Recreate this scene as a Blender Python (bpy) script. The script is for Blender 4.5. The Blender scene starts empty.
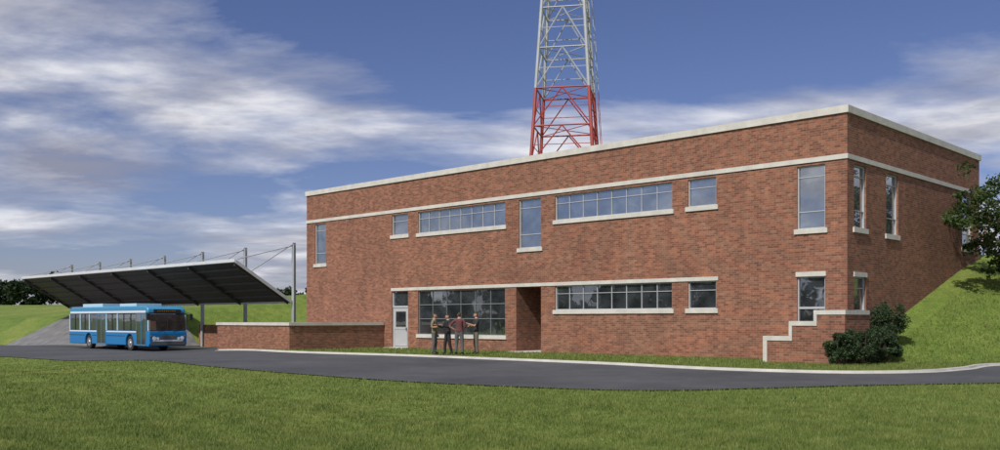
import bpy, math, random
import numpy as np
from mathutils import Vector, Matrix
random.seed(7); rng=np.random.default_rng(7)
scene=bpy.context.scene
D1=(-.7216,.6924); D2=(.6924,.7216); CX,CY=12.23,33.4
ROT=math.atan2(-.6924,.7216)
def L2W(x,y): return (CX+.7216*x+.6924*y, CY-.6924*x+.7216*y)

# ---------------------------------------------------------------- materials
def newmat(name):
    m=bpy.data.materials.new(name); m.use_nodes=True
    return m,m.node_tree.nodes,m.node_tree.links,m.node_tree.nodes["Principled BSDF"]
def ramp(N,stops):
    r=N.new("ShaderNodeValToRGB"); e=r.color_ramp.elements
    e[0].position,e[0].color=stops[0][0],(*stops[0][1],1)
    e[1].position,e[1].color=stops[-1][0],(*stops[-1][1],1)
    for p,c in stops[1:-1]:
        k=e.new(p); k.color=(*c,1)
    return r
def noise(N,L,vec,scale,detail=4,rough=.55,dist=0):
    n=N.new("ShaderNodeTexNoise"); n.inputs['Scale'].default_value=scale
    n.inputs['Detail'].default_value=detail; n.inputs['Roughness'].default_value=rough
    n.inputs['Distortion'].default_value=dist
    if vec is not None: L.new(vec,n.inputs['Vector'])
    return n
def coord(N,which='Object'):
    return N.new("ShaderNodeTexCoord").outputs[which]
def plain(name,col,rough=.6,metal=0,var=.15,scale=3,bump=0,spec=.5):
    m,N,L,b=newmat(name)
    c=coord(N); n=noise(N,L,c,scale,6,.6)
    r=ramp(N,[(.3,tuple(x*(1-var) for x in col)),(.7,tuple(min(1,x*(1+var)) for x in col))])
    L.new(n.outputs['Fac'],r.inputs[0]); L.new(r.outputs[0],b.inputs['Base Color'])
    b.inputs['Roughness'].default_value=rough; b.inputs['Metallic'].default_value=metal
    b.inputs['Specular IOR Level'].default_value=spec
    if bump:
        bp=N.new("ShaderNodeBump"); bp.inputs['Strength'].default_value=bump; bp.inputs['Distance'].default_value=.02
        n2=noise(N,L,c,scale*12,4); L.new(n2.outputs['Fac'],bp.inputs['Height']); L.new(bp.outputs[0],b.inputs['Normal'])
    return m
def mixc(N,L,a,bb,fac,mode='MIX'):
    x=N.new("ShaderNodeMix"); x.data_type='RGBA'; x.blend_type=mode
    if isinstance(fac,float): x.inputs[0].default_value=fac
    else: L.new(fac,x.inputs[0])
    for i,v in ((6,a),(7,bb)):
        if isinstance(v,tuple): x.inputs[i].default_value=(*v,1)
        else: L.new(v,x.inputs[i])
    return x.outputs[2]
def brick_mat():
    m,N,L,b=newmat("brick")
    uv=coord(N,'UV')
    t=N.new("ShaderNodeTexBrick"); L.new(uv,t.inputs['Vector'])
    t.inputs['Scale'].default_value=1.0; t.inputs['Brick Width'].default_value=.235; t.inputs['Row Height'].default_value=.082
    t.inputs['Mortar Size'].default_value=.008; t.inputs['Mortar Smooth'].default_value=.3; t.inputs['Bias'].default_value=0
    t.inputs['Color1'].default_value=(.325,.145,.090,1); t.inputs['Color2'].default_value=(.170,.073,.050,1)
    t.inputs['Mortar'].default_value=(.29,.21,.165,1)
    n=noise(N,L,uv,.35,5,.6); r=ramp(N,[(.3,(.84,.84,.86)),(.7,(1.1,1.08,1.05))]); L.new(n.outputs['Fac'],r.inputs[0])
    n2=noise(N,L,uv,5,3,.6); r2=ramp(N,[(.3,(.82,.82,.84)),(.7,(1.15,1.12,1.1))]); L.new(n2.outputs['Fac'],r2.inputs[0])
    mp=N.new("ShaderNodeMapping"); mp.inputs['Scale'].default_value=(1.6,.12,1); L.new(uv,mp.inputs[0])
    n3=noise(N,L,mp.outputs[0],1.0,5,.65); r3=ramp(N,[(.35,(.88,.88,.89)),(.6,(1.04,1.04,1.03))]); L.new(n3.outputs['Fac'],r3.inputs[0])
    c=mixc(N,L,t.outputs['Color'],r.outputs[0],1.0,'MULTIPLY'); c=mixc(N,L,c,r2.outputs[0],1.0,'MULTIPLY'); c=mixc(N,L,c,r3.outputs[0],1.0,'MULTIPLY')
    L.new(c,b.inputs['Base Color']); b.inputs['Roughness'].default_value=.9; b.inputs['Specular IOR Level'].default_value=.2
    bp=N.new("ShaderNodeBump"); bp.inputs['Strength'].default_value=.4; bp.inputs['Distance'].default_value=.01; bp.invert=True
    L.new(t.outputs['Fac'],bp.inputs['Height']); L.new(bp.outputs[0],b.inputs['Normal'])
    return m
def glass_mat(name,col,fac=.4):
    m,N,L,b=newmat(name)
    out=N["Material Output"]
    g=N.new("ShaderNodeBsdfGlossy"); g.inputs['Roughness'].default_value=.02; g.inputs['Color'].default_value=(.85,.9,.95,1)
    c=coord(N); n=noise(N,L,c,.8,2); bp=N.new("ShaderNodeBump"); bp.inputs['Strength'].default_value=.10; bp.inputs['Distance'].default_value=.05
    L.new(n.outputs['Fac'],bp.inputs['Height']); L.new(bp.outputs[0],g.inputs['Normal'])
    n2=noise(N,L,c,1.3,3); r=ramp(N,[(.35,tuple(x*.4 for x in col)),(.65,tuple(x*1.6 for x in col))]); L.new(n2.outputs['Fac'],r.inputs[0])
    L.new(r.outputs[0],b.inputs['Base Color']); b.inputs['Roughness'].default_value=.3
    mx=N.new("ShaderNodeMixShader"); mx.inputs[0].default_value=fac
    L.new(b.outputs[0],mx.inputs[1]); L.new(g.outputs[0],mx.inputs[2]); L.new(mx.outputs[0],out.inputs[0])
    return m
def foliage(name,dark,light,scale=3,trans=.3):
    m,N,L,b=newmat(name); out=N["Material Output"]
    c=coord(N); n=noise(N,L,c,scale,5,.65)
    r=ramp(N,[(.3,dark),(.72,light)]); L.new(n.outputs['Fac'],r.inputs[0]); L.new(r.outputs[0],b.inputs['Base Color'])
    b.inputs['Roughness'].default_value=.6; b.inputs['Specular IOR Level'].default_value=.3
    tr=N.new("ShaderNodeBsdfTranslucent"); L.new(r.outputs[0],tr.inputs['Color'])
    mx=N.new("ShaderNodeMixShader"); mx.inputs[0].default_value=trans
    L.new(b.outputs[0],mx.inputs[1]); L.new(tr.outputs[0],mx.inputs[2]); L.new(mx.outputs[0],out.inputs[0])
    return m
def lawn_mat():
    m,N,L,b=newmat("lawn")
    c=coord(N)
    n1=noise(N,L,c,.12,5,.6,.6); n2=noise(N,L,c,1.6,6,.7); n3=noise(N,L,c,14,5,.75)
    r1=ramp(N,[(.3,(.092,.152,.030)),(.5,(.135,.195,.042)),(.72,(.20,.225,.062))]); L.new(n1.outputs['Fac'],r1.inputs[0])
    r2=ramp(N,[(.3,(.68,.72,.7)),(.7,(1.28,1.2,1.2))]); L.new(n2.outputs['Fac'],r2.inputs[0])
    r3=ramp(N,[(.32,(.5,.55,.45)),(.68,(1.45,1.4,1.4))]); L.new(n3.outputs['Fac'],r3.inputs[0])
    k=mixc(N,L,r1.outputs[0],r2.outputs[0],1.0,'MULTIPLY'); k=mixc(N,L,k,r3.outputs[0],1.0,'MULTIPLY')
    L.new(k,b.inputs['Base Color']); b.inputs['Roughness'].default_value=.9; b.inputs['Specular IOR Level'].default_value=.15
    bp=N.new("ShaderNodeBump"); bp.inputs['Strength'].default_value=.6; bp.inputs['Distance'].default_value=.06
    n4=noise(N,L,c,9,6,.8); L.new(n4.outputs['Fac'],bp.inputs['Height']); L.new(bp.outputs[0],b.inputs['Normal'])
    return m
def asphalt_mat():
    m,N,L,b=newmat("asphalt")
    c=coord(N); n1=noise(N,L,c,.25,5,.6,.5); n2=noise(N,L,c,35,3,.7); n3=noise(N,L,c,1.5,6,.7,.4)
    r1=ramp(N,[(.3,(.052,.055,.062)),(.7,(.088,.091,.1))]); L.new(n1.outputs['Fac'],r1.inputs[0])
    r2=ramp(N,[(.3,(.7,.7,.7)),(.7,(1.3,1.3,1.3))]); L.new(n2.outputs['Fac'],r2.inputs[0])
    r3=ramp(N,[(.3,(.82,.82,.82)),(.7,(1.14,1.14,1.14))]); L.new(n3.outputs['Fac'],r3.inputs[0])
    k=mixc(N,L,r1.outputs[0],r2.outputs[0],1.0,'MULTIPLY'); k=mixc(N,L,k,r3.outputs[0],1.0,'MULTIPLY')
    L.new(k,b.inputs['Base Color']); b.inputs['Roughness'].default_value=.85; b.inputs['Specular IOR Level'].default_value=.25
    bp=N.new("ShaderNodeBump"); bp.inputs['Strength'].default_value=.3; bp.inputs['Distance'].default_value=.01
    L.new(n2.outputs['Fac'],bp.inputs['Height']); L.new(bp.outputs[0],b.inputs['Normal'])
    return m
BRICK=brick_mat()
TRIM=plain("limestone_trim",(.54,.52,.48),.8,var=.14,scale=2,bump=.2)
CONC=plain("concrete",(.44,.43,.40),.9,var=.16,scale=1.5,bump=.3)
FRAME=plain("window_frame",(.42,.43,.45),.5,var=.05)
DFRAME=plain("dark_frame",(.17,.18,.19),.5,var=.05)
GLASSU=glass_mat("window_glass_upper",(.06,.068,.08),.40)
GLASSL=glass_mat("window_glass_lower",(.028,.032,.036),.26)
ROOF=plain("roof_membrane",(.3,.3,.3),.9)
LAWN=lawn_mat(); ASPH=asphalt_mat()
STEELW=plain("steel_white",(.58,.59,.61),.45,var=.08)
STEELR=plain("steel_red",(.33,.045,.035),.5,var=.15)
STEELG=plain("steel_grey",(.36,.375,.40),.5,var=.12)
DARKDECK=plain("metal_deck",(.06,.05,.047),.6,var=.2)
BARK=plain("bark",(.10,.075,.055),.95,var=.3,scale=8,bump=.5)

# ---------------------------------------------------------------- mesh helper
class MB:
    def __init__(s): s.v=[];s.f=[];s.uv=[];s.m=[]
    def poly(s,pts,m=0,uv=None):
        i=len(s.v); s.v+= [tuple(p) for p in pts]; s.f.append(tuple(range(i,i+len(pts))))
        s.uv.append(uv if uv else [(p[0]+p[1],p[2]) for p in pts]); s.m.append(m)
    def box(s,x0,x1,y0,y1,z0,z1,m=0):
        P=lambda x,y,z:(x,y,z)
        def q(pts,a,b): s.poly(pts,m,[(p[a],p[b]) for p in pts])
        q([P(x0,y0,z0),P(x1,y0,z0),P(x1,y0,z1),P(x0,y0,z1)],0,2)
        q([P(x1,y1,z0),P(x0,y1,z0),P(x0,y1,z1),P(x1,y1,z1)],0,2)
        q([P(x1,y0,z0),P(x1,y1,z0),P(x1,y1,z1),P(x1,y0,z1)],1,2)
        q([P(x0,y1,z0),P(x0,y0,z0),P(x0,y0,z1),P(x0,y1,z1)],1,2)
        q([P(x0,y0,z1),P(x1,y0,z1),P(x1,y1,z1),P(x0,y1,z1)],0,1)
        q([P(x0,y1,z0),P(x1,y1,z0),P(x1,y0,z0),P(x0,y0,z0)],0,1)
    def tube(s,p0,p1,r0,r1=None,n=6,m=0):
        r1=r0 if r1 is None else r1
        p0=Vector(p0);p1=Vector(p1); d=(p1-p0)
        if d.length<1e-6: return
        d.normalize(); a=d.orthogonal().normalized(); b=d.cross(a)
        A=[];B=[]
        for i in range(n):
            t=2*math.pi*i/n; o=a*math.cos(t)+b*math.sin(t)
            A.append(p0+o*r0);B.append(p1+o*r1)
        for i in range(n):
            j=(i+1)%n; s.poly([A[i],A[j],B[j],B[i]],m)
        s.poly(A[::-1],m); s.poly(B,m)
    def prism(s,prof,y0,y1,m=0):   # profile in x,z ; extruded along y
        n=len(prof)
        s.poly([(p[0],y0,p[1]) for p in prof],m); s.poly([(p[0],y1,p[1]) for p in prof][::-1],m)
        for i in range(n):
            a=prof[i];b=prof[(i+1)%n]
            s.poly([(b[0],y0,b[1]),(a[0],y0,a[1]),(a[0],y1,a[1]),(b[0],y1,b[1])],m)
    def build(s,name,mats,parent=None,smooth=False,weld=False,bevel=0,seg=2):
        me=bpy.data.meshes.new(name); me.from_pydata(s.v,[],s.f)
        ul=me.uv_layers.new(name="UVMap"); flat=[c for f in s.uv for u in f for c in u]
        ul.data.foreach_set("uv",flat)
        for m in mats: me.materials.append(m)
        me.polygons.foreach_set("material_index",s.m)
        if weld:
            import bmesh
            bm=bmesh.new(); bm.from_mesh(me); bmesh.ops.remove_doubles(bm,verts=bm.verts,dist=1e-4)
            bmesh.ops.recalc_face_normals(bm,faces=bm.faces); bm.to_mesh(me); bm.free()
        if smooth: me.polygons.foreach_set("use_smooth",[True]*len(me.polygons))
        me.update()
        o=bpy.data.objects.new(name,me); scene.collection.objects.link(o)
        if parent: o.parent=parent
        if bevel:
            bv=o.modifiers.new("bev",'BEVEL'); bv.width=bevel; bv.segments=seg; bv.limit_method='ANGLE'; bv.angle_limit=.6
        return o
def empty(name,loc=(0,0,0),rz=0):
    e=bpy.data.objects.new(name,None); scene.collection.objects.link(e); e.location=loc; e.rotation_euler=(0,0,rz); e.empty_display_size=.3
    return e

# ---------------------------------------------------------------- terrain
def S(a):
    a=np.clip(a,0,1); return a*a*(3-2*a)
nearE=[(-75,76),(-50,63),(-34,55.5),(-27,51.2),(-23,47.8),(-20,45),(-15.5,39),(-12.2,34.3),(-9.8,30.9),(-7.6,28.3),(-5.45,25.9),(-2.42,22.9),(0,21.2),(2.1,20.1),(3.7,19.9),(5.6,20.5),(8.2,21.4),(11.7,22.2),(15.5,22.8),(24,24),(45,25)]
farE =[(-65.2,104.4),(-45.7,85.7),(-29.8,70.5),(-24,68),(-18.9,67.4),(-13.8,62.6),(-15.3,53.5),(-14.9,50.2),(-12.2,46.2),(-9.1,42.6),(-4.17,38.9),(0,35.0),(3.41,31.6),(5.9,28.5),(7.8,26.9),(9.7,26.1),(11.9,26.6),(13.8,28.2),(16.7,31.0),(24,32.3),(45,32.5)]
nx=np.array([p[0] for p in nearE]);ny=np.array([p[1] for p in nearE])
def h(x,y):
    x=np.asarray(x,float);y=np.asarray(y,float)
    rx=x-CX;ry=y-CY; t=-.7216*rx+.6924*ry; s=.6924*rx+.7216*ry
    base=-.5*S((-x-11)/11)*S((y-15)/15)-.4*S((-x-32)/15)*S((y-30)/20)
    Rb=.36*np.maximum(s,0); Rm=.2*np.maximum(s-3.8,0)
    Rb=Rb*(1-S((t-1)/1.5))+.36*np.maximum(s-3,0)*S((t-1)/1.5)
    Rl=.46*np.clip(s+2.6,0,5.6)+.12*np.maximum(s-3,0)
    w1=S((t-33)/3);w2=S((t-51)/4)
    R=Rb*(1-w1)+Rm*w1; R=R*(1-w2)+Rl*w2
    RY=.42*np.maximum(y-33,0)
    R=np.minimum(R,RY)
    k=1.2; cap=4.7
    hh=np.clip(.5+.5*(cap-R)/k,0,1); R=np.where(R>cap+k,cap,R*hh+cap*(1-hh)-k*hh*(1-hh))
    R=np.maximum(R,0)
    R=R+.5*S((y-45)/25)*S((x-5)/15)
    d=np.interp(x,nx,ny)-y
    und=S((d-1.5)/4)*(.05*np.sin(x*.55+y*.35+1)+.035*np.sin(x*1.3-y*.8)+.02*np.sin(x*2.9+y*2.2))
    far=S((np.hypot(x,y)-130)/300)*(2.0*np.sin(x*.006+2)+1.5*np.sin(y*.009))
    return base+R+und+far
def grow(a,b,step,lim):
    v=list(np.arange(a,b+1e-6,step)); d=step
    while v[-1]<lim: d*=1.25; v.append(v[-1]+d)
    d=step
    while v[0]>-lim: d*=1.25; v.insert(0,v[0]-d)
    return np.array(v)
gx=grow(-70,45,.5,1800); gy=grow(-6,110,.5,1800)
X,Y=np.meshgrid(gx,gy); Z=h(X,Y)
def grid_obj(name,X,Y,Z,mat):
    r,c=X.shape; V=np.stack([X,Y,Z],-1).reshape(-1,3)
    idx=np.arange(r*c).reshape(r,c); F=np.stack([idx[:-1,:-1],idx[:-1,1:],idx[1:,1:],idx[1:,:-1]],-1).reshape(-1,4)
    me=bpy.data.meshes.new(name); me.vertices.add(len(V)); me.vertices.foreach_set("co",V.ravel())
    me.loops.add(F.size); me.loops.foreach_set("vertex_index",F.ravel())
    me.polygons.add(len(F)); me.polygons.foreach_set("loop_start",np.arange(0,F.size,4)); 
    me.polygons.foreach_set("use_smooth",[True]*len(F))
    me.update(calc_edges=True); me.materials.append(mat)
    o=bpy.data.objects.new(name,me); scene.collection.objects.link(o); return o
grid_obj("ground",X,Y,Z,LAWN)
def cat(P,n):
    P=[np.array(p,float) for p in P]; P=[2*P[0]-P[1]]+P+[2*P[-1]-P[-2]]; out=[]
    for i in range(1,len(P)-2):
        for k in range(n):
            u=k/n; out.append(.5*((2*P[i])+(-P[i-1]+P[i+1])*u+(2*P[i-1]-5*P[i]+4*P[i+1]-P[i+2])*u*u+(-P[i-1]+3*P[i]-3*P[i+1]+P[i+2])*u**3))
    out.append(P[-2]); return np.array(out)
NE=cat(nearE,8);FE=cat(farE,8)
w=np.linspace(0,1,31)[:,None]
RX=NE[None,:,0]*(1-w)+FE[None,:,0]*w; RY_=NE[None,:,1]*(1-w)+FE[None,:,1]*w
grid_obj("road",RX,RY_,h(RX,RY_)+.03,ASPH)
# curb
def ribbon(name,path,prof,mat):
    mb=MB(); rows=[]
    for i,p in enumerate(path):
        a=path[max(i-1,0)];b=path[min(i+1,len(path)-1)]; d=b-a; d/=np.linalg.norm(d); n=np.array([-d[1],d[0]])
        z=float(h(p[0],p[1])); rows.append([(p[0]+n[0]*o,p[1]+n[1]*o,z+zz) for o,zz in prof])
    for i in range(len(rows)-1):
        for j in range(len(prof)-1): mb.poly([rows[i][j],rows[i+1][j],rows[i+1][j+1],rows[i][j+1]])
    return mb.build(name,[mat])
ribbon("kerb",FE[7*8:],[(-.20,-.05),(-.20,.038),(-.02,.038),(0,.10),(.14,.10),(.16,-.1)],CONC)

# ---------------------------------------------------------------- building
bld=empty("brick_building",(CX,CY,0),ROT)
W,T=32.8,14.2; HT=8.84
fo=[(-1.88,-.81,4.8,7.1,'v'),(-6.53,-5.25,6.0,7.1,'s'),(-13.51,-7.28,5.98,7.1,'h'),(-15.72,-14.35,4.83,7.1,'v'),(-22.85,-16.62,5.98,7.1,'h'),(-24.95,-23.64,6.0,7.1,'s'),(-31.97,-30.88,4.75,7.1,'v'),
    (-1.88,-.81,1.0,3.08,'d'),(-6.53,-5.25,1.94,3.04,'sl'),(-13.51,-7.28,1.94,3.04,'hl'),(-15.9,-14.35,-.3,3.04,'r'),(-22.85,-16.62,.75,3.0,'f'),(-24.95,-23.64,-.0,3.0,'D')]
so=[(.57,1.61,4.8,7.06,'v'),(3.44,4.6,4.75,7.06,'v'),(11.9,13.2,4.7,7.06,'v'),(.57,1.61,1.82,3.05,'sl')]
walls=MB(); glU=MB(); glL=MB(); fr=MB(); dfr=MB(); trim=MB()
def wall(u0,u1,z0,z1,ops,fn,dep=.13):
    us=sorted({u0,u1,*[o[0] for o in ops],*[o[1] for o in ops]}); zs=sorted({z0,z1,*[o[2] for o in ops],*[o[3] for o in ops]})
    us=[u for u in us if u0<=u<=u1]; zs=[z for z in zs if z0<=z<=z1]
    for a,b in zip(us,us[1:]):
        for c,d in zip(zs,zs[1:]):
            mu,mz=(a+b)/2,(c+d)/2
            if any(o[0]<mu<o[1] and o[2]<mz<o[3] for o in ops): continue
            walls.poly([fn(a,c,0),fn(b,c,0),fn(b,d,0),fn(a,d,0)],0,[(a,c),(b,c),(b,d),(a,d)])
    for a,b,c,d,k in ops:
        D=2.2 if k=='r' else dep
        for (p,q) in (((a,c),(a,d)),((b,c),(b,d)),((a,d),(b,d)),((a,c),(b,c))):
            walls.poly([fn(*p,0),fn(*q,0),fn(*q,D),fn(*p,D)],0,[(0,p[1]+p[0]),(0,q[1]+q[0]),(D,q[1]+q[0]),(D,p[1]+p[0])])
        def rect(mb,a,b,c,d,d0,d1):   # box in wall space
            P=[fn(u,z,e) for e in (d0,d1) for u,z in ((a,c),(b,c),(b,d),(a,d))]
            for f in ((0,1,2,3),(4,5,6,7),(0,1,5,4),(1,2,6,5),(2,3,7,6),(3,0,4,7)): mb.poly([P[i] for i in f])
        if k=='r':
            walls.poly([fn(a,c,D),fn(b,c,D),fn(b,d,D),fn(a,d,D)],0,[(a,c),(b,c),(b,d),(a,d)])
            rect(dfr,a+.3,b-.25,0.05,2.25,D-.06,D-.01); rect(trim,a-.05,b+.05,-.2,.045,-.6,D-.005); continue
        g=glL if k in('sl','hl','f','d','D') else glU
        F=dfr if k=='f' else fr
        fw=.045
        if k=='D':
            rect(fr,a,b,0.02,2.15,dep-.05,dep); 
            rect(dfr,a+.12,b-.12,.1,1.0,dep-.055,dep-.049); rect(fr,a+.15,b-.15,.13,.97,dep-.062,dep-.054)
            rect(glL,a+.25,b-.25,1.15,1.95,dep-.07,dep-.055)
            rect(fr,a,b,2.15,2.25,dep-.08,dep); g.poly([fn(a,2.25,dep-.01),fn(b,2.25,dep-.01),fn(b,d,dep-.01),fn(a,d,dep-.01)])
            rect(fr,a,a+.07,2.25,d,dep-.07,dep);rect(fr,b-.07,b,2.25,d,dep-.07,dep); rect(dfr,b-.22,b-.17,.95,1.1,dep-.12,dep-.05)
            rect(trim,a-.1,b+.1,-.2,.05,-.5,dep-.06)
            continue
        g.poly([fn(a,c,dep-.01),fn(b,c,dep-.01),fn(b,d,dep-.01),fn(a,d,dep-.01)])
        for q in ((a,a+fw,c,d),(b-fw,b,c,d),(a+fw,b-fw,c,c+fw),(a+fw,b-fw,d-fw,d)): rect(F,*q,dep-.07,dep-.0)
        if k in('h','hl','f'):
            n=8 if k!='f' else 6
            for i in range(1,n):
                u=a+(b-a)*i/n; rect(F,u-.014,u+.014,c+fw,d-fw,dep-.045,dep)
            if k=='f':
                for zz in (c+(d-c)*.36,c+(d-c)*.68): rect(F,a+fw,b-fw,zz-.02,zz+.02,dep-.05,dep)
            else: rect(F,a+fw,b-fw,c+(d-c)*.66,c+(d-c)*.66+.025,dep-.05,dep)
        elif k in('s','sl'): rect(F,a+fw,b-fw,c+(d-c)*.66,c+(d-c)*.66+.025,dep-.05,dep)
        elif k=='v': rect(F,a+fw,b-fw,c+.62,c+.65,dep-.05,dep); rect(F,a+fw,b-fw,d-.42,d-.395,dep-.05,dep)
        elif k=='d': rect(F,a+fw,b-fw,1.9,1.98,dep-.05,dep)
        if k!='d': rect(trim,a-.1,b+.1,c-.17,c+.012,-.06,dep-.02)
        if k in('d',) or (k=='sl' and a>0): rect(trim,a-.04,b+.04,d-.0,d+.17,-.04,dep-.02)
fF=lambda u,z,d:(u,d,z)
fS=lambda u,z,d:(-d,u,z)
wall(-W,0,-1.2,HT,fo,fF); wall(0,T,-1.2,HT,so,fS)
walls.poly([(-W,0,-1.2),(-W,T,-1.2),(-W,T,HT),(-W,0,HT)],0,[(0,-1.2),(T,-1.2),(T,HT),(0,HT)])
walls.poly([(-W,T,-1.2),(0,T,-1.2),(0,T,HT),(-W,T,HT)],0,[(0,-1.2),(W,-1.2),(W,HT),(0,HT)])
# parapet cap
def ring(mb,z0,z1,o,i):
    mb.box(-W-o,o,-o,i,z0,z1); mb.box(-W-o,o,T-i,T+o,z0,z1)
    mb.box(-i,o-.001,i+.001,T-i-.001,z0,z1-.001); mb.box(-W-o+.001,-W+i,i+.001,T-i-.001,z0,z1-.001)
ring(trim,HT-.02,9.08,.07,.35)
# string course
trim.box(-W-.045,.045,-.045,-.002,7.2,7.37); trim.box(.002,.045,-.001,T+.04,7.2,7.37)
trim.box(-W-.045,-W-.002,-.001,T+.04,7.2,7.37)
trim.box(-25.0,-5.15,-.035,-.002,3.045,3.2)
roof=MB(); roof.box(-W+.3,-.3,.3,T-.3,8.3,8.4)
roof.box(-22,-19,6,8.5,8.4,8.8)
walls.build("walls",[BRICK],bld); glU.build("upper_windows",[GLASSU],bld); glL.build("lower_windows",[GLASSL],bld)
fr.build("window_frames",[FRAME],bld); dfr.build("dark_window_frames",[DFRAME],bld); trim.build("stone_trim",[TRIM],bld); roof.build("roof",[ROOF],bld)

# stair with stepped wall
st=empty("entrance_stair",(CX,CY,0),ROT)
b=MB()
b.box(-2.0,-1.06,-2.0,-1.72,-.3,.78); b.box(-1.06,-.16,-2.0,-1.72,-.3,1.3); b.box(-.16,.8,-2.0,-1.72,-.3,1.68)
b.box(.52,.8,-1.719,-.002,-.3,1.68)
b.build("brick_side_wall",[BRICK],st)
b=MB()
b.box(-2.16,-2.002,-2.03,-1.69,-.3,.78)
b.box(-2.16,-1.18,-2.03,-1.69,.782,.94)
b.box(-1.18,-1.065,-2.033,-1.687,.78,1.302)
b.box(-1.18,-.28,-2.03,-1.69,1.304,1.46)
b.box(-.28,-.165,-2.033,-1.687,1.3,1.678)
b.box(-.28,.83,-2.03,-1.69,1.68,1.83); b.box(.49,.83,-1.689,-.07,1.68,1.83)
b.build("stone_coping",[TRIM],st,bevel=.012,seg=1)
b=MB()
for i in range(6): b.box(-2.1+.2*i,.5,-1.7,-.004,-.3+ .001*i,.16*(i+1))
b.build("steps",[CONC],st)

# retaining / terrace wall
rw=empty("terrace_wall",(CX,CY,0),ROT)
b=MB(); h0=-.7
b.box(-25.9,-25.6,-6.0,-.002,h0,1.22); b.box(-32.5,-25.901,-6.0,-5.7,h0,1.22); b.box(-32.5,-32.2,-5.699,-.002,h0,1.22)
b.box(-32.2,-25.9,-5.7,-.004,h0,1.0,)
b.m=[0]*(len(b.f)-6)+[1]*6
b.build("brick_wall_body",[BRICK,CONC],rw)
b=MB()
b.box(-25.95,-25.54,-6.06,-.05,1.222,1.37); b.box(-32.56,-25.951,-6.06,-5.65,1.222,1.37); b.box(-32.56,-32.15,-5.649,-.05,1.222,1.37)
b.build("stone_coping",[TRIM],rw,bevel=.012,seg=1)
b=MB(); b.box(-51.5,-36.0,3.25,3.5,-.9,1.15); b.build("brick_screen_wall",[BRICK]).matrix_world=Matrix.Translation((CX,CY,0))@Matrix.Rotation(ROT,4,'Z')

# ---------------------------------------------------------------- canopy
cn=empty("bus_canopy",(CX,CY,0),ROT)
x0,x1=-74.8,-38.9; ya,yb=-1.15,3.0; za,zb=5.2,2.7
def slab(mb,xa,xb,o0,o1,m,ya_=ya,yb_=yb):
    def zz(y): return za+(zb-za)*(y-ya)/(yb-ya)
    P=[(xa,ya_,zz(ya_)+o0),(xb,ya_,zz(ya_)+o0),(xb,yb_,zz(yb_)+o0),(xa,yb_,zz(yb_)+o0)]
    Q=[(p[0],p[1],p[2]-o0+o1) for p in P]
    mb.poly(P,m);mb.poly(Q,m)
    for i in range(4): j=(i+1)%4; mb.poly([P[i],P[j],Q[j],Q[i]],m)
b=MB(); slab(b,x0+.1,x1-.1,.0,.06,0,ya+.08,yb-.05); b.build("roof_deck_underside",[DARKDECK],cn)
b=MB(); slab(b,x0+.05,x1-.05,.062,.11,0,ya+.04,yb-.02); b.build("roof_sheeting",[STEELW],cn)
b=MB(); slab(b,x0,x1,-.07,.13,0,ya-.03,ya+.03); slab(b,x1-.05,x1+.03,-.1,.13,0,ya+.031,yb); slab(b,x0-.03,x0+.05,-.1,.13,0,ya+.031,yb); slab(b,x0,x1,-.06,.12,0,yb+.001,yb+.05)
b.build("white_fascia",[STEELW],cn)
b=MB(); n=7
for i in range(n):
    x=x1-.25+(x0-x1+.5)*i/(n-1); slab(b,x-.07,x+.07,-.22,-.002,0,ya+.1,yb-.1)
for i in range(1,6):
    yy=ya+(yb-ya)*i/6; slab(b,x0+.2,x1-.2,-.12,-.004,0,yy-.04,yy+.04)
b.build("rafters",[DARKDECK],cn)
b=MB()
for i in range(n):
    x=x1+.02+(x0-x1)*i/(n-1)
    wx,wy=L2W(x,yb+.2); g=float(h(wx,wy))
    b.box(x-.035,x+.035,yb+.08,yb+.32,g-.3,6.6); b.box(x-.12,x+.12,yb+.1,yb+.14,g-.3,6.5)
    b.tube((x,yb+.1,6.5),(x,.0,za+(zb-za)*(0-ya)/(yb-ya)+.12),.035,n=5)
    b.tube((x,yb+.1,6.4),(x,ya+.15,za+.12),.03,n=5)
b.build("masts_and_tie_rods",[STEELG],cn)
# paved embankment
ts=np.linspace(51,74.9,49); ss=np.linspace(-2.75,3.2,25); TT,SS=np.meshgrid(ts,ss)
EX=CX-.7216*TT+.6924*SS; EY=CY+.6924*TT+.7216*SS
GRAV=plain("stone_paving",(.15,.15,.155),.95,var=.3,scale=1.2,bump=.6)
grid_obj("paved_embankment",EX,EY,h(EX,EY)+.06,GRAV)

# ---------------------------------------------------------------- tower
tw=empty("lattice_radio_tower")
red=MB(); gry=MB()
phi=math.radians(-11)
def leg(k,z):
    half=max(.25,(7.0-(z-4.7)*.142)*.855/2)
    a=phi+math.pi/4+k*math.pi/2; r=half*math.sqrt(2)
    return Vector((5.25+r*math.cos(a),76+r*math.sin(a),z))
zl=[4.3,7.5,10.6,13.7,16.7,19.7,22.9,26.1,29.3,32.4,35.3,38.2,41,43.6]
for i in range(len(zl)-1):
    mb=red if zl[i+1]<=20.2 or zl[i]>35 else gry; a,c=zl[i],zl[i+1]
    for k in range(4):
        k2=(k+1)%4
        mb.tube(leg(k,a),leg(k,c),.14,n=6)
        mb.tube(leg(k,c),leg(k2,c),.065,n=5)
        m=(leg(k,c)+leg(k2,c))/2
        mb.tube(leg(k,a),m,.055,n=5); mb.tube(leg(k2,a),m,.055,n=5)
        q0=(leg(k,a)+m)/2; q1=(leg(k2,a)+m)/2
        mb.tube(q0,leg(k,(a+c)/2),.035,n=4); mb.tube(q1,leg(k2,(a+c)/2),.035,n=4)
        mb.tube(q0,q1,.035,n=4)
    mb.tube(leg(0,c),leg(2,c),.035,n=4); mb.tube(leg(1,c),leg(3,c),.035,n=4)
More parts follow.
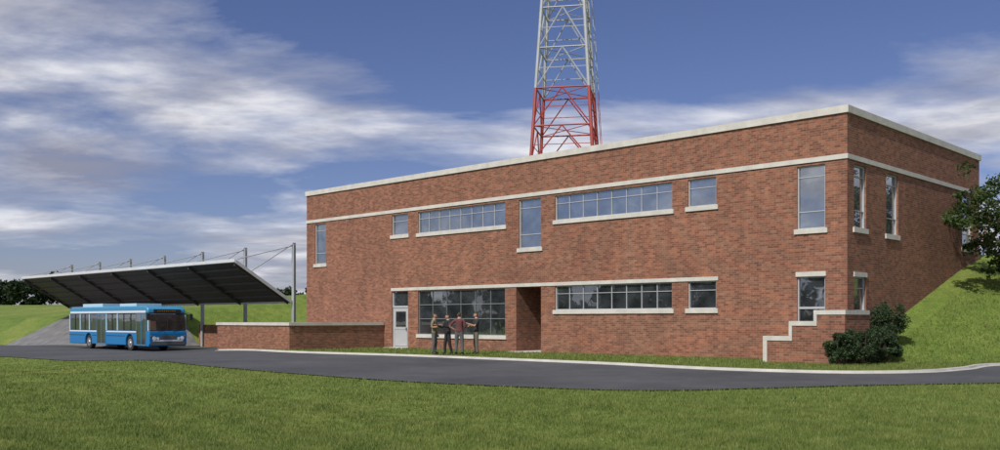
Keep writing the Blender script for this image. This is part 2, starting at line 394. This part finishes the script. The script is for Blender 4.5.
for z in np.arange(4.5,43,.5):
    mb=red if z<19.7 or z>35.3 else gry
    p=leg(0,z)*.55+leg(3,z)*.45
    mb.tube(p+Vector((-.22,-.0,0)),p+Vector((.22,0,0)),.018,n=4)
for o in (-.22,.22,.45,.55):
    a=leg(0,4.3)*.55+leg(3,4.3)*.45+Vector((o,0,0)); c_=leg(0,19.7)*.55+leg(3,19.7)*.45+Vector((o,0,0)); e=leg(0,43)*.55+leg(3,43)*.45+Vector((o,0,0))
    red.tube(a,c_,.03,n=4); gry.tube(c_,e,.03,n=4)
red.build("red_lattice_section",[STEELR],tw); gry.build("white_lattice_section",[STEELG],tw)

# ---------------------------------------------------------------- bus
BLUE=plain("bus_blue_paint",(.010,.165,.42),.25,var=.03); WHITE=plain("bus_pale_paint",(.40,.58,.68),.3,var=.02)
CYAN=plain("bus_light_blue_paint",(.04,.23,.43),.25,var=.02); PW=plain("bus_white_paint",(.62,.68,.72),.3,var=.02)
BG=glass_mat("bus_glass",(.02,.024,.028),.22); RUB=plain("rubber",(.02,.02,.02),.8); RIM=plain("wheel_rim",(.35,.36,.38),.35,metal=.6)
LAMP=plain("headlamp",(.8,.8,.78),.1); AMB=plain("amber_lamp",(.35,.14,.02),.3); GREYP=plain("bus_grey",(.10,.11,.12),.5)
bx,by=-42.2,-5.15
bus=empty("city_bus",(*L2W(bx,by),float(h(*L2W(bx-5,by+1.2)))+.03),ROT)
Lb=12.2;Wb=2.5
def arch(xc,r=.56,zc=.5):
    return [(xc+r*math.cos(a),zc+r*math.sin(a)) for a in np.linspace(math.pi,0,13)]
prof=[(-Lb,.34)]
for xc in (-9.0,-2.75):
    A=arch(xc); prof+=[(A[0][0],.34)]+A+[(A[-1][0],.34)]
prof+=[(-.12,.3),(0,.45),(.0,1.12),(-.03,1.28),(-Lb+.02,1.28),(-Lb,1.2)]
b=MB(); b.prism(prof,0,Wb); o=b.build("lower_body",[BLUE],bus,weld=True,bevel=.05,seg=3)
up=[(-Lb+.02,1.281),(-.035,1.281),(-.06,1.9),(-.16,2.38),(-Lb+.05,2.38)]
b=MB(); b.prism(up,.03,Wb-.03); b.build("window_band",[BG],bus,weld=True,bevel=.05,seg=3)
rf=[(-Lb+.04,2.381),(-.15,2.381),(-.2,2.62),(-.34,2.78),(-.7,2.86),(-Lb+.4,2.86),(-Lb+.1,2.76)]
b=MB(); b.prism(rf,.0,Wb); b.build("roof",[CYAN],bus,weld=True,bevel=.09,seg=3)
b=MB(); b.box(-5.0,-2.6,.4,2.1,2.862,3.04); b.box(-10.6,-7.4,.3,2.2,2.862,3.08); b.build("roof_air_units",[WHITE],bus,bevel=.06)
b=MB()
for x in (-12.12,-10.35,-8.85,-6.15,-4.5):
    b.box(x-.06,x+.06,-.004,.06,1.29,2.375); b.box(x-.06,x+.06,Wb-.06,Wb+.004,1.29,2.375)
b.box(-.26,-.12,-.003,.05,1.29,2.3); b.box(-.26,-.12,Wb-.05,Wb+.003,1.29,2.3)
b.build("pillars",[WHITE],bus)
b=MB()
for xs in ((-1.75,-.45),(-7.6,-6.25),):
    for k in (0,1):
        a=xs[0]+(xs[1]-xs[0])*k/2; c=xs[0]+(xs[1]-xs[0])*(k+1)/2
        b.box(a+.03,c-.03,-.012,.02,.42,2.32,0)
b.build("door_glass",[BG],bus)
b=MB()
for xs in ((-1.75,-.45),(-7.6,-6.25)):
    for a in (xs[0],(xs[0]+xs[1])/2,xs[1]): b.box(a-.025,a+.025,-.022,.02,.38,2.36)
    b.box(xs[0],xs[1],-.02,.02,.36,.42); b.box(xs[0],xs[1],-.02,.02,2.32,2.37)
b.build("door_frames",[CYAN],bus)
b=MB()
for x in (-11.2,-9.6,-5.3,-3.6,-2.6): b.box(x-.015,x+.015,.0,.03,1.3,2.36)
for x0_,x1_ in ((-12.05,-7.7),(-6.1,-1.9)): b.box(x0_,x1_,.0,.028,2.02,2.045)
b.box(-12.18,-9.62,-.006,.01,.92,.96); b.box(-8.38,-7.7,-.006,.01,.92,.96); b.box(-6.15,-3.4,-.006,.01,.92,.96)
b.build("window_seals",[RUB],bus)
b=MB(); b.box(-12.17,-7.66,-.007,.01,1.17,1.26); b.box(-6.18,-1.8,-.007,.01,1.17,1.26); b.box(.001,.012,.25,Wb-.25,.62,.72); b.box(-12.0,-.5,-.006,.01,2.42,2.56); b.build("white_stripe",[PW],bus)
b=MB(); b.box(-.02,.02,.12,Wb-.12,.4,.6); b.box(-.03,.008,.7,Wb-.7,.78,.98); b.build("bumper_grille",[GREYP],bus,bevel=.02)
b=MB()
for y in (.32,Wb-.32): b.tube((-.02,y,.82),(.025,y,.82),.12,n=14); b.tube((-.02,y+(.24 if y<1 else -.24),.8),(.02,y+(.24 if y<1 else -.24),.8),.085,n=12)
b.build("headlamps",[LAMP],bus)
b=MB()
for y in (.13,Wb-.13): b.box(.0,.018,y-.05,y+.05,.93,1.02)
b.build("indicators",[AMB],bus)
b=MB(); b.box(-.17,-.115,.35,Wb-.35,2.42,2.64); b.build("destination_display",[RUB],bus)
b=MB()
for i in range(9): b.box(-.114,-.108,.6+.14*i,.6+.14*i+.07,2.5,2.57)
b.build("destination_lettering",[AMB],bus)
b=MB()
for y in (.5,1.5): b.tube((-.0,y,1.3),(-.02,y+.55,1.75),.014,n=4)
b.box(-.055,-.025,Wb/2-.02,Wb/2+.02,1.3,2.2)
for sgn,y in ((-1,.05),(1,Wb-.05)):
    b.tube((-.15,y,2.5),(.25,y+sgn*.22,2.35),.02,n=5); b.box(.2,.27,y+sgn*.22-.1,y+sgn*.22+.1,1.95,2.35)
b.build("wipers_and_mirrors",[RUB],bus,bevel=.01,seg=1)
for xc in (-9.0,-2.75):
    for y0,y1 in ((.06,.36),(Wb-.36,Wb-.06)):
        b=MB(); b.tube((xc,y0,.48),(xc,y1,.48),.48,n=28); b.build("tyre",[RUB],bus,weld=True,bevel=.04)
        ys=y0-.012 if y0<1 else y1+.012
        b=MB(); b.tube((xc,ys,.48),(xc,ys+(.06 if y0<1 else -.06),.48),.29,n=20); b.tube((xc,ys-(.03 if y0<1 else -.03),.48),(xc,ys,.48),.11,.14,n=12); b.build("wheel_hub",[RIM],bus)
b=MB(); b.box(-12,-.3,.5,2.0,.38,.6); b.box(-9.6,-8.4,.37,2.13,.4,1.1);b.box(-3.35,-2.15,.37,2.13,.4,1.1); b.build("underbody",[RUB],bus)

# ---------------------------------------------------------------- people
SKIN=plain("skin",(.42,.24,.17),.6,var=.06); HAIRM=plain("hair",(.04,.028,.02),.7); SHOE=plain("shoe_leather",(.02,.018,.016),.5)
def skin_mesh(verts,edges,radii,root=0,sub=1):
    me=bpy.data.meshes.new("tmp"); me.from_pydata(verts,edges,[]); o=bpy.data.objects.new("tmp",me); scene.collection.objects.link(o)
    o.modifiers.new("s",'SKIN'); 
    sv=me.skin_vertices[0].data
    for i,r in enumerate(radii):
        sv[i].radius=r if isinstance(r,tuple) else (r,r); sv[i].use_root=(i==root)
    sb=o.modifiers.new("d",'SUBSURF'); sb.levels=sub; sb.render_levels=sub
    bpy.context.view_layer.update()
    dg=bpy.context.evaluated_depsgraph_get(); m2=bpy.data.meshes.new_from_object(o.evaluated_get(dg))
    bpy.data.objects.remove(o); return m2
def person(name,x,y,face,shirt,trouser,arms,z=None,long_sleeve=True,hgt=1.78,stance=.0,hair=HAIRM):
    g=float(h(x,y)) if z is None else z
    e=empty(name,(x,y,g+.005),face); s=hgt/1.78
    e.scale=(s,s,s)
    V=[(0,0,.96),(0,-.005,1.12),(0,.0,1.32),(0,.01,1.46),(0,-.005,1.55),(0,-.01,1.60)]
    R=[(.165,.12),(.15,.11),(.185,.125),(.10,.085),(.06,.06),(.055,.055)]
    E=[(0,1),(1,2),(2,3),(3,4),(4,5)]
    hands=[]
    for sd,(el,wr) in zip((-1,1),arms):
        i=len(V); sh=(sd*.2,.005,1.42)
        V+= [sh,el,wr]; R+=[(.075,.075),(.055,.055),(.038,.038)]; E+=[(3,i),(i,i+1),(i+1,i+2)]
        hands.append((sd,Vector(el),Vector(wr)))
    for sd in (-1,1):
        i=len(V); st_=stance*sd
        V+=[(sd*.095,0,.88),(sd*.12,-.02+st_*.5,.5),(sd*.14,.03+st_,.1),(sd*.165,-.15+st_,.045)]
        R+=[(.105,.105),(.075,.075),(.055,.055),(.045,.038)]; E+=[(0,i),(i,i+1),(i+1,i+2),(i+2,i+3)]
    me=skin_mesh(V,E,R,0,2)
    for m in (shirt,trouser,SKIN,SHOE): me.materials.append(m)
    for p in me.polygons:
        c=p.center; k=0
        if c.z<.13: k=3
        elif c.z<.97 and abs(c.x)<.26: k=1
        if c.z>1.525 and abs(c.x)<.1: k=2
        for sd,el,wr in hands:
            ab=(wr-el); tt=(c-el).dot(ab)/ab.length_squared
            off=(c-el-ab*tt).length
            if off<.08 and tt>(.93 if long_sleeve else -.0): k=2
            elif off<.08 and 0<tt<=1 and k==1: k=0
        p.material_index=k; p.use_smooth=True
    o=bpy.data.objects.new("clothed_body",me); scene.collection.objects.link(o); o.parent=e
    import bmesh
    bm=bmesh.new(); bmesh.ops.create_uvsphere(bm,u_segments=20,v_segments=14,radius=1)
    for v in bm.verts:
        c=v.co; zz=c.z
        jaw=1-.22*max(0,-zz); fx=.076*jaw*c.x; fy=.096*c.y*(1-.12*max(0,-zz)); 
        if c.y<-.6 and abs(c.x)<.25 and -.25<zz<.12: fy-=.014
        if c.y<-.6 and .05<zz<.3 and .2<abs(c.x)<.6: fy+=.006
        v.co=Vector((fx,fy-.015,1.665+.118*zz))
    hm=bpy.data.meshes.new("head"); bm.to_mesh(hm); bm.free()
    hm.materials.append(SKIN); hm.materials.append(hair); hm.materials.append(SHOE)
    for p in hm.polygons:
        p.use_smooth=True; c=p.center
        if c.z>1.725 or (c.y>.0 and c.z>1.62) : p.material_index=1
    o=bpy.data.objects.new("head",hm); scene.collection.objects.link(o); o.parent=e
    b=MB()
    for sd in (-1,1):
        b.tube((sd*.028,-.108,1.675),(sd*.028,-.096,1.675),.009,n=8,m=1); b.tube((sd*.072,-.01,1.64),(sd*.082,.0,1.69),.014,.018,n=6,m=0)
    b.box(-.022,.022,-.104,-.094,1.598,1.604,1)
    b.tube((0,-.10,1.655),(0,-.125,1.64),.01,.013,n=6,m=0)
    b.build("face_features",[SKIN,SHOE],e)
    b=MB()
    for sd,el,wr in hands:
        d=(wr-el).normalized(); side=d.cross(Vector((0,0,1)));
        if side.length<.3: side=Vector((0,1,0))
        side.normalize(); nrm=d.cross(side)
        b.tube(wr-d*.02,wr+d*.085,.03,.036,n=8)
        for k in range(4):
            r=wr+d*.075+side*(-.03+.02*k); ln=(.062,.075,.08,.06)[k]
            q=r+d*ln*.55+nrm*.008; b.tube(r,q,.0105,.0095,n=6); b.tube(q,q+d*ln*.4+nrm*.025,.0095,.007,n=6)
        r=wr+d*.02-side*.028; q=r-side*.03+d*.035; b.tube(r,q,.013,.011,n=6); b.tube(q,q+d*.03,.011,.008,n=6)
    b.build("hands",[SKIN],e,smooth=True)
    b=MB(); b.tube((0,0,.975),(0,0,1.0),.168,.165,n=16); o=b.build("belt",[SHOE],e); o.scale=(1,.74,1)
    return e
OL=plain("olive_shirt",(.18,.165,.10),.9); BLK=plain("black_jacket",(.015,.015,.018),.8); MAR=plain("maroon_shirt",(.12,.04,.045),.9)
NAV=plain("dark_shirt",(.03,.03,.035),.9); GR1=plain("grey_trousers",(.10,.10,.105),.9); GR2=plain("black_trousers",(.02,.02,.024),.9); KH=plain("khaki_trousers",(.13,.115,.10),.9)
bent=lambda sd:((sd*.27,.03,1.17),(sd*.16,-.22,1.2))
down=lambda sd:((sd*.29,.03,1.13),(sd*.29,-.04,.88))
hip=lambda sd:((sd*.42,.07,1.2),(sd*.2,-.06,1.05))
reach=lambda sd:((sd*.3,-.12,1.2),(sd*.26,-.42,1.3))
person("standing_man",-2.82,40.7,math.radians(75),OL,GR1,(bent(-1),down(1)),long_sleeve=False)
person("standing_man",-2.22,40.3,math.radians(-60),BLK,GR2,(reach(-1),reach(1)),stance=.1,hgt=1.74)
person("standing_man",-1.72,40.0,math.radians(170),MAR,GR1,(bent(-1),hip(1)),long_sleeve=False,hgt=1.82)
person("standing_man",-1.02,40.6,math.radians(-75),NAV,KH,(bent(-1),reach(1)),long_sleeve=False,hgt=1.82)
PK=plain("pink_shirt",(.42,.22,.2),.9); BJ=plain("blue_trousers",(.08,.09,.16),.9)
person("standing_woman",26.1,51.0,math.radians(20),PK,BJ,(down(-1),bent(1)),hgt=1.66)

# ---------------------------------------------------------------- vegetation
def leaves(mb_name,centers,radii,n_each,size,mat,parent=None,flat=.8):
    C=[];
    for (c,r,n) in zip(centers,radii,n_each):
        d=rng.normal(size=(n,3)); d/=np.linalg.norm(d,axis=1)[:,None]; rr=rng.random(n)**.45
        C.append(np.array(c)+d*rr[:,None]*np.array([r,r,r*flat]))
    C=np.concatenate(C); n=len(C)
    a=rng.normal(size=(n,3)); a/=np.linalg.norm(a,axis=1)[:,None]
    b_=rng.normal(size=(n,3)); b_-=a*np.sum(a*b_,1)[:,None]; b_/=np.linalg.norm(b_,axis=1)[:,None]
    s=(size*(.6+.8*rng.random(n)))[:,None]
    V=np.stack([C-a*s,C-b_*s*.5,C+a*s,C+b_*s*.5],1).reshape(-1,3)
    me=bpy.data.meshes.new(mb_name); me.vertices.add(len(V)); me.vertices.foreach_set("co",V.ravel())
    me.loops.add(len(V)); me.loops.foreach_set("vertex_index",np.arange(len(V))); me.polygons.add(n); me.polygons.foreach_set("loop_start",np.arange(0,4*n,4))
    me.update(calc_edges=True); me.materials.append(mat)
    o=bpy.data.objects.new(mb_name,me); scene.collection.objects.link(o)
    if parent: o.parent=parent
    return o
LEAF=foliage("leaf_green",(.02,.042,.012),(.085,.13,.032),1.5)
LEAFB=foliage("shrub_leaf",(.016,.034,.016),(.072,.115,.045),4)
LEAFF=foliage("far_leaf",(.014,.03,.012),(.035,.06,.022),.4)
def tree(name,x,y,H,crownr,seed,nb=14,nclump=70,per=70,lsize=.10):
    random.seed(seed); g=float(h(x,y)); e=empty(name,(x,y,g))
    b=MB(); pts=[Vector((0,0,-.2))]
    for i in range(1,6): pts.append(Vector((random.uniform(-.12,.12)*i*.5,random.uniform(-.12,.12)*i*.5,H*.8*i/5)))
    for i in range(5): b.tube(pts[i],pts[i+1],.17*(1-i/6),.17*(1-(i+1)/6),n=8)
    cs=[];rs=[];ns=[]
    for i in range(nb):
        f=random.uniform(.3,1); k=min(4,int(f*5)); p=pts[k].lerp(pts[k+1],f*5-k if f<1 else 1)
        a=i*2.4+random.uniform(-.4,.4); rr=crownr*random.uniform(.5,1)*(1.1-.5*abs(f-.55)*2)
        q=p+Vector((math.cos(a)*rr,math.sin(a)*rr,random.uniform(.1,.9)*rr*.5))
        m=p.lerp(q,.5)+Vector((0,0,.25)); b.tube(p,m,.06,.04,n=5); b.tube(m,q,.04,.015,n=5)
        for _ in range(max(1,nclump//nb)):
            u=random.uniform(.4,1.15); c=m.lerp(q,u)+Vector([random.gauss(0,.3) for _ in range(3)])
            b.tube(m.lerp(q,min(u,1)),c,.014,.006,n=4)
            cs.append(tuple(c)); rs.append(random.uniform(.22,.55)); ns.append(per)
    b.build("trunk_and_limbs",[BARK],e); leaves("crown",cs,rs,ns,lsize,LEAF,e)
tree("deciduous_tree",21.8,38.2,6.2,3.75,5,nb=28,nclump=200,per=60,lsize=.09)
def shrub(name,x,y,r,H,seed):
    random.seed(seed); g=float(h(x,y)); e=empty(name,(x,y,g)); b=MB(); cs=[];rs=[];ns=[]
    for i in range(14):
        a=random.uniform(0,6.28); q=Vector((math.cos(a)*r*.7,math.sin(a)*r*.7,random.uniform(.4,.85)*H)); b.tube((0,0,-.1),q,.02,.008,n=4)
    for i in range(34):
        a=random.uniform(0,6.28); rr=r*math.sqrt(random.random())*.8; z=random.uniform(.16,.84)*H; rr*=1-.35*(z/H)**2
        cs.append((math.cos(a)*rr,math.sin(a)*rr,z)); rs.append(random.uniform(.18,.32)*max(.75,r)); ns.append(210)
    b.build("stems",[BARK],e); leaves("leaves",cs,rs,ns,.04,LEAFB,e)
shrub("evergreen_shrub",11.2,31.2,.62,1.2,1)
shrub("evergreen_shrub",12.0,31.3,.66,1.3,2)
shrub("evergreen_shrub",14.0,34.4,.88,1.7,3)
shrub("evergreen_shrub",12.75,32.0,.6,1.3,4)
shrub("evergreen_shrub",13.4,33.0,.68,1.5,6)
# distant tree masses
def tree_mass(name,pts,size,per=900):
    cs=[];rs=[];ns=[]
    for (x,y,H) in pts:
        g=float(h(x,y))
        for k in range(7):
            r=H*random.uniform(.2,.36); cs.append((x+random.uniform(-.4,.4)*H,y+random.uniform(-.4,.4)*H,g+H*random.uniform(.12,.8))); rs.append(r); ns.append(per//7)
    leaves(name,cs,rs,ns,size,LEAFF,flat=.9)
pts=[]
for i in range(26):
    px=-260+i*13+random.uniform(-4,4); Yd=random.uniform(225,260); pts.append(((px-500)/948*Yd,Yd,random.uniform(5.0,8.8)))
tree_mass("reflection_tree_line",pts,.55)
pts=[(random.uniform(-125,-95),-40+i*6.5,random.uniform(8,13)) for i in range(17)]
tree_mass("reflection_tree_line",pts,.7,1200)  # unseen trees left of frame, added for the lower windows to reflect
pts=[((px-500)/948*300,300,random.uniform(5,8)) for px in range(235,330,12)]
tree_mass("reflection_tree_line",pts,.6)

# grass blades
GB=foliage("grass_blade",(.088,.148,.028),(.275,.305,.09),2.2,.3)
def blades(name,n,ymin,ymax,hgt,wid,test):
    u=rng.random(n); yy=1/(1/ymin+(1/ymax-1/ymin)*u)
    xx=(rng.random(n)*2-1)*.62*yy
    k=test(xx,yy); xx=xx[k];yy=yy[k]; n=len(xx)
    zz=h(xx,yy); a=rng.random(n)*6.283; hh=hgt*(.5+rng.random(n)); ww=wid*(yy/12)
    lx=rng.normal(size=n)*.35*hh; ly=rng.normal(size=n)*.35*hh
    dx=np.cos(a)*ww;dy=np.sin(a)*ww
    V=np.stack([np.stack([xx-dx,yy-dy,zz-.01],1),np.stack([xx+dx,yy+dy,zz-.01],1),np.stack([xx+lx,yy+ly,zz+hh],1)],1).reshape(-1,3)
    me=bpy.data.meshes.new(name); me.vertices.add(3*n); me.vertices.foreach_set("co",V.ravel()); me.loops.add(3*n); me.loops.foreach_set("vertex_index",np.arange(3*n))
    me.polygons.add(n); me.polygons.foreach_set("loop_start",np.arange(0,3*n,3)); me.update(calc_edges=True); me.materials.append(GB)
    o=bpy.data.objects.new(name,me); scene.collection.objects.link(o)
blades("grass",400000,9.5,50,.045,.006,lambda x,y:y<np.interp(x,nx,ny)+.05+.05*np.sin(x*7)*np.sin(x*2.3))
fx=FE[7*8:,0];fy=FE[7*8:,1]
def strip(x,y):
    rx=x-CX;ry=y-CY; t=-.7216*rx+.6924*ry; s=.6924*rx+.7216*ry
    ok=(y>np.interp(x,fx,fy)+.25)&(x>-14)&(x<22)
    ok&=~((s>-.02)&(t>0)); ok&=~((t>25.5)&(s>-6.1)); ok&=~((t>-.9)&(t<2.2)&(s>-2.1))
    ok&=~((t>14.3)&(t<16)&(s>-.65)); ok&=~((t>23.5)&(t<25.1)&(s>-.55))
    return ok
blades("grass",220000,25.5,56,.08,.006,strip)

# ---------------------------------------------------------------- light, sky
el=math.radians(46); az=Vector((-.57,-.822,0)).normalized()
sv=Vector((az.x*math.cos(el),az.y*math.cos(el),math.sin(el)))
sl=bpy.data.lights.new("sun",'SUN'); sl.energy=4.0; sl.angle=math.radians(.5); sl.color=(1,.95,.87)
so_=bpy.data.objects.new("sun",sl); scene.collection.objects.link(so_); so_.rotation_euler=sv.to_track_quat('Z','Y').to_euler()
wd=bpy.data.worlds.new("World"); scene.world=wd; wd.use_nodes=True; N=wd.node_tree.nodes; L=wd.node_tree.links
bg=N["Background"]; bg.inputs['Strength'].default_value=.1
sky=N.new("ShaderNodeTexSky"); sky.sky_type='NISHITA'; sky.sun_disc=False; sky.sun_elevation=el; sky.sun_rotation=math.atan2(az.x,az.y)
sky.air_density=1.0; sky.dust_density=.4; sky.ozone_density=2.5
tc=N.new("ShaderNodeTexCoord"); sp=N.new("ShaderNodeSeparateXYZ"); L.new(tc.outputs['Generated'],sp.inputs[0])
def mth(op,a,b_=None):
    m=N.new("ShaderNodeMath"); m.operation=op
    for i,v in enumerate((a,b_)):
        if v is None: continue
        if isinstance(v,(int,float)): m.inputs[i].default_value=v
        else: L.new(v,m.inputs[i])
    return m.outputs[0]
zc=mth('ADD',mth('MAXIMUM',sp.outputs[2],0),.13)
cb=N.new("ShaderNodeCombineXYZ"); L.new(mth('DIVIDE',sp.outputs[0],zc),cb.inputs[0]); L.new(mth('DIVIDE',sp.outputs[1],zc),cb.inputs[1])
mp=N.new("ShaderNodeMapping"); L.new(cb.outputs[0],mp.inputs[0]); mp.inputs['Rotation'].default_value=(0,0,math.radians(22)); mp.inputs['Scale'].default_value=(.7,1.0,1); mp.inputs['Location'].default_value=(3.1,1.7,0)
n1=noise(N,L,mp.outputs[0],1.0,14,.57,.3); n2=noise(N,L,mp.outputs[0],.4,5,.5,.3)
sm=mth('ADD',mth('MULTIPLY',n1.outputs['Fac'],.7),mth('MULTIPLY',n2.outputs['Fac'],.42))
mask=ramp(N,[(.485,(0,0,0)),(.54,(.4,.4,.4)),(.61,(1,1,1))]); L.new(sm,mask.inputs[0])
tint=mixc(N,L,sky.outputs[0],(.58,.56,.76),1.0,'MULTIPLY')
n3=noise(N,L,mp.outputs[0],1.7,12,.58,.2); cr=ramp(N,[(.36,(2.8,2.95,3.9)),(.5,(5.2,5.3,6.0)),(.6,(8.4,8.4,8.8))]); L.new(n3.outputs['Fac'],cr.inputs[0])
col=mixc(N,L,tint,cr.outputs[0],mask.outputs[0])
L.new(col,bg.inputs['Color'])

# ---------------------------------------------------------------- camera
cam=bpy.data.cameras.new("camera"); co=bpy.data.objects.new("camera",cam); scene.collection.objects.link(co)
co.location=(0,0,1.5); co.rotation_euler=(math.radians(90),0,0); cam.sensor_width=36; cam.lens=34.13; cam.shift_y=.095; cam.clip_end=6000
scene.camera=co
scene.view_settings.view_transform='Standard'; scene.view_settings.look='None'; scene.view_settings.exposure=0
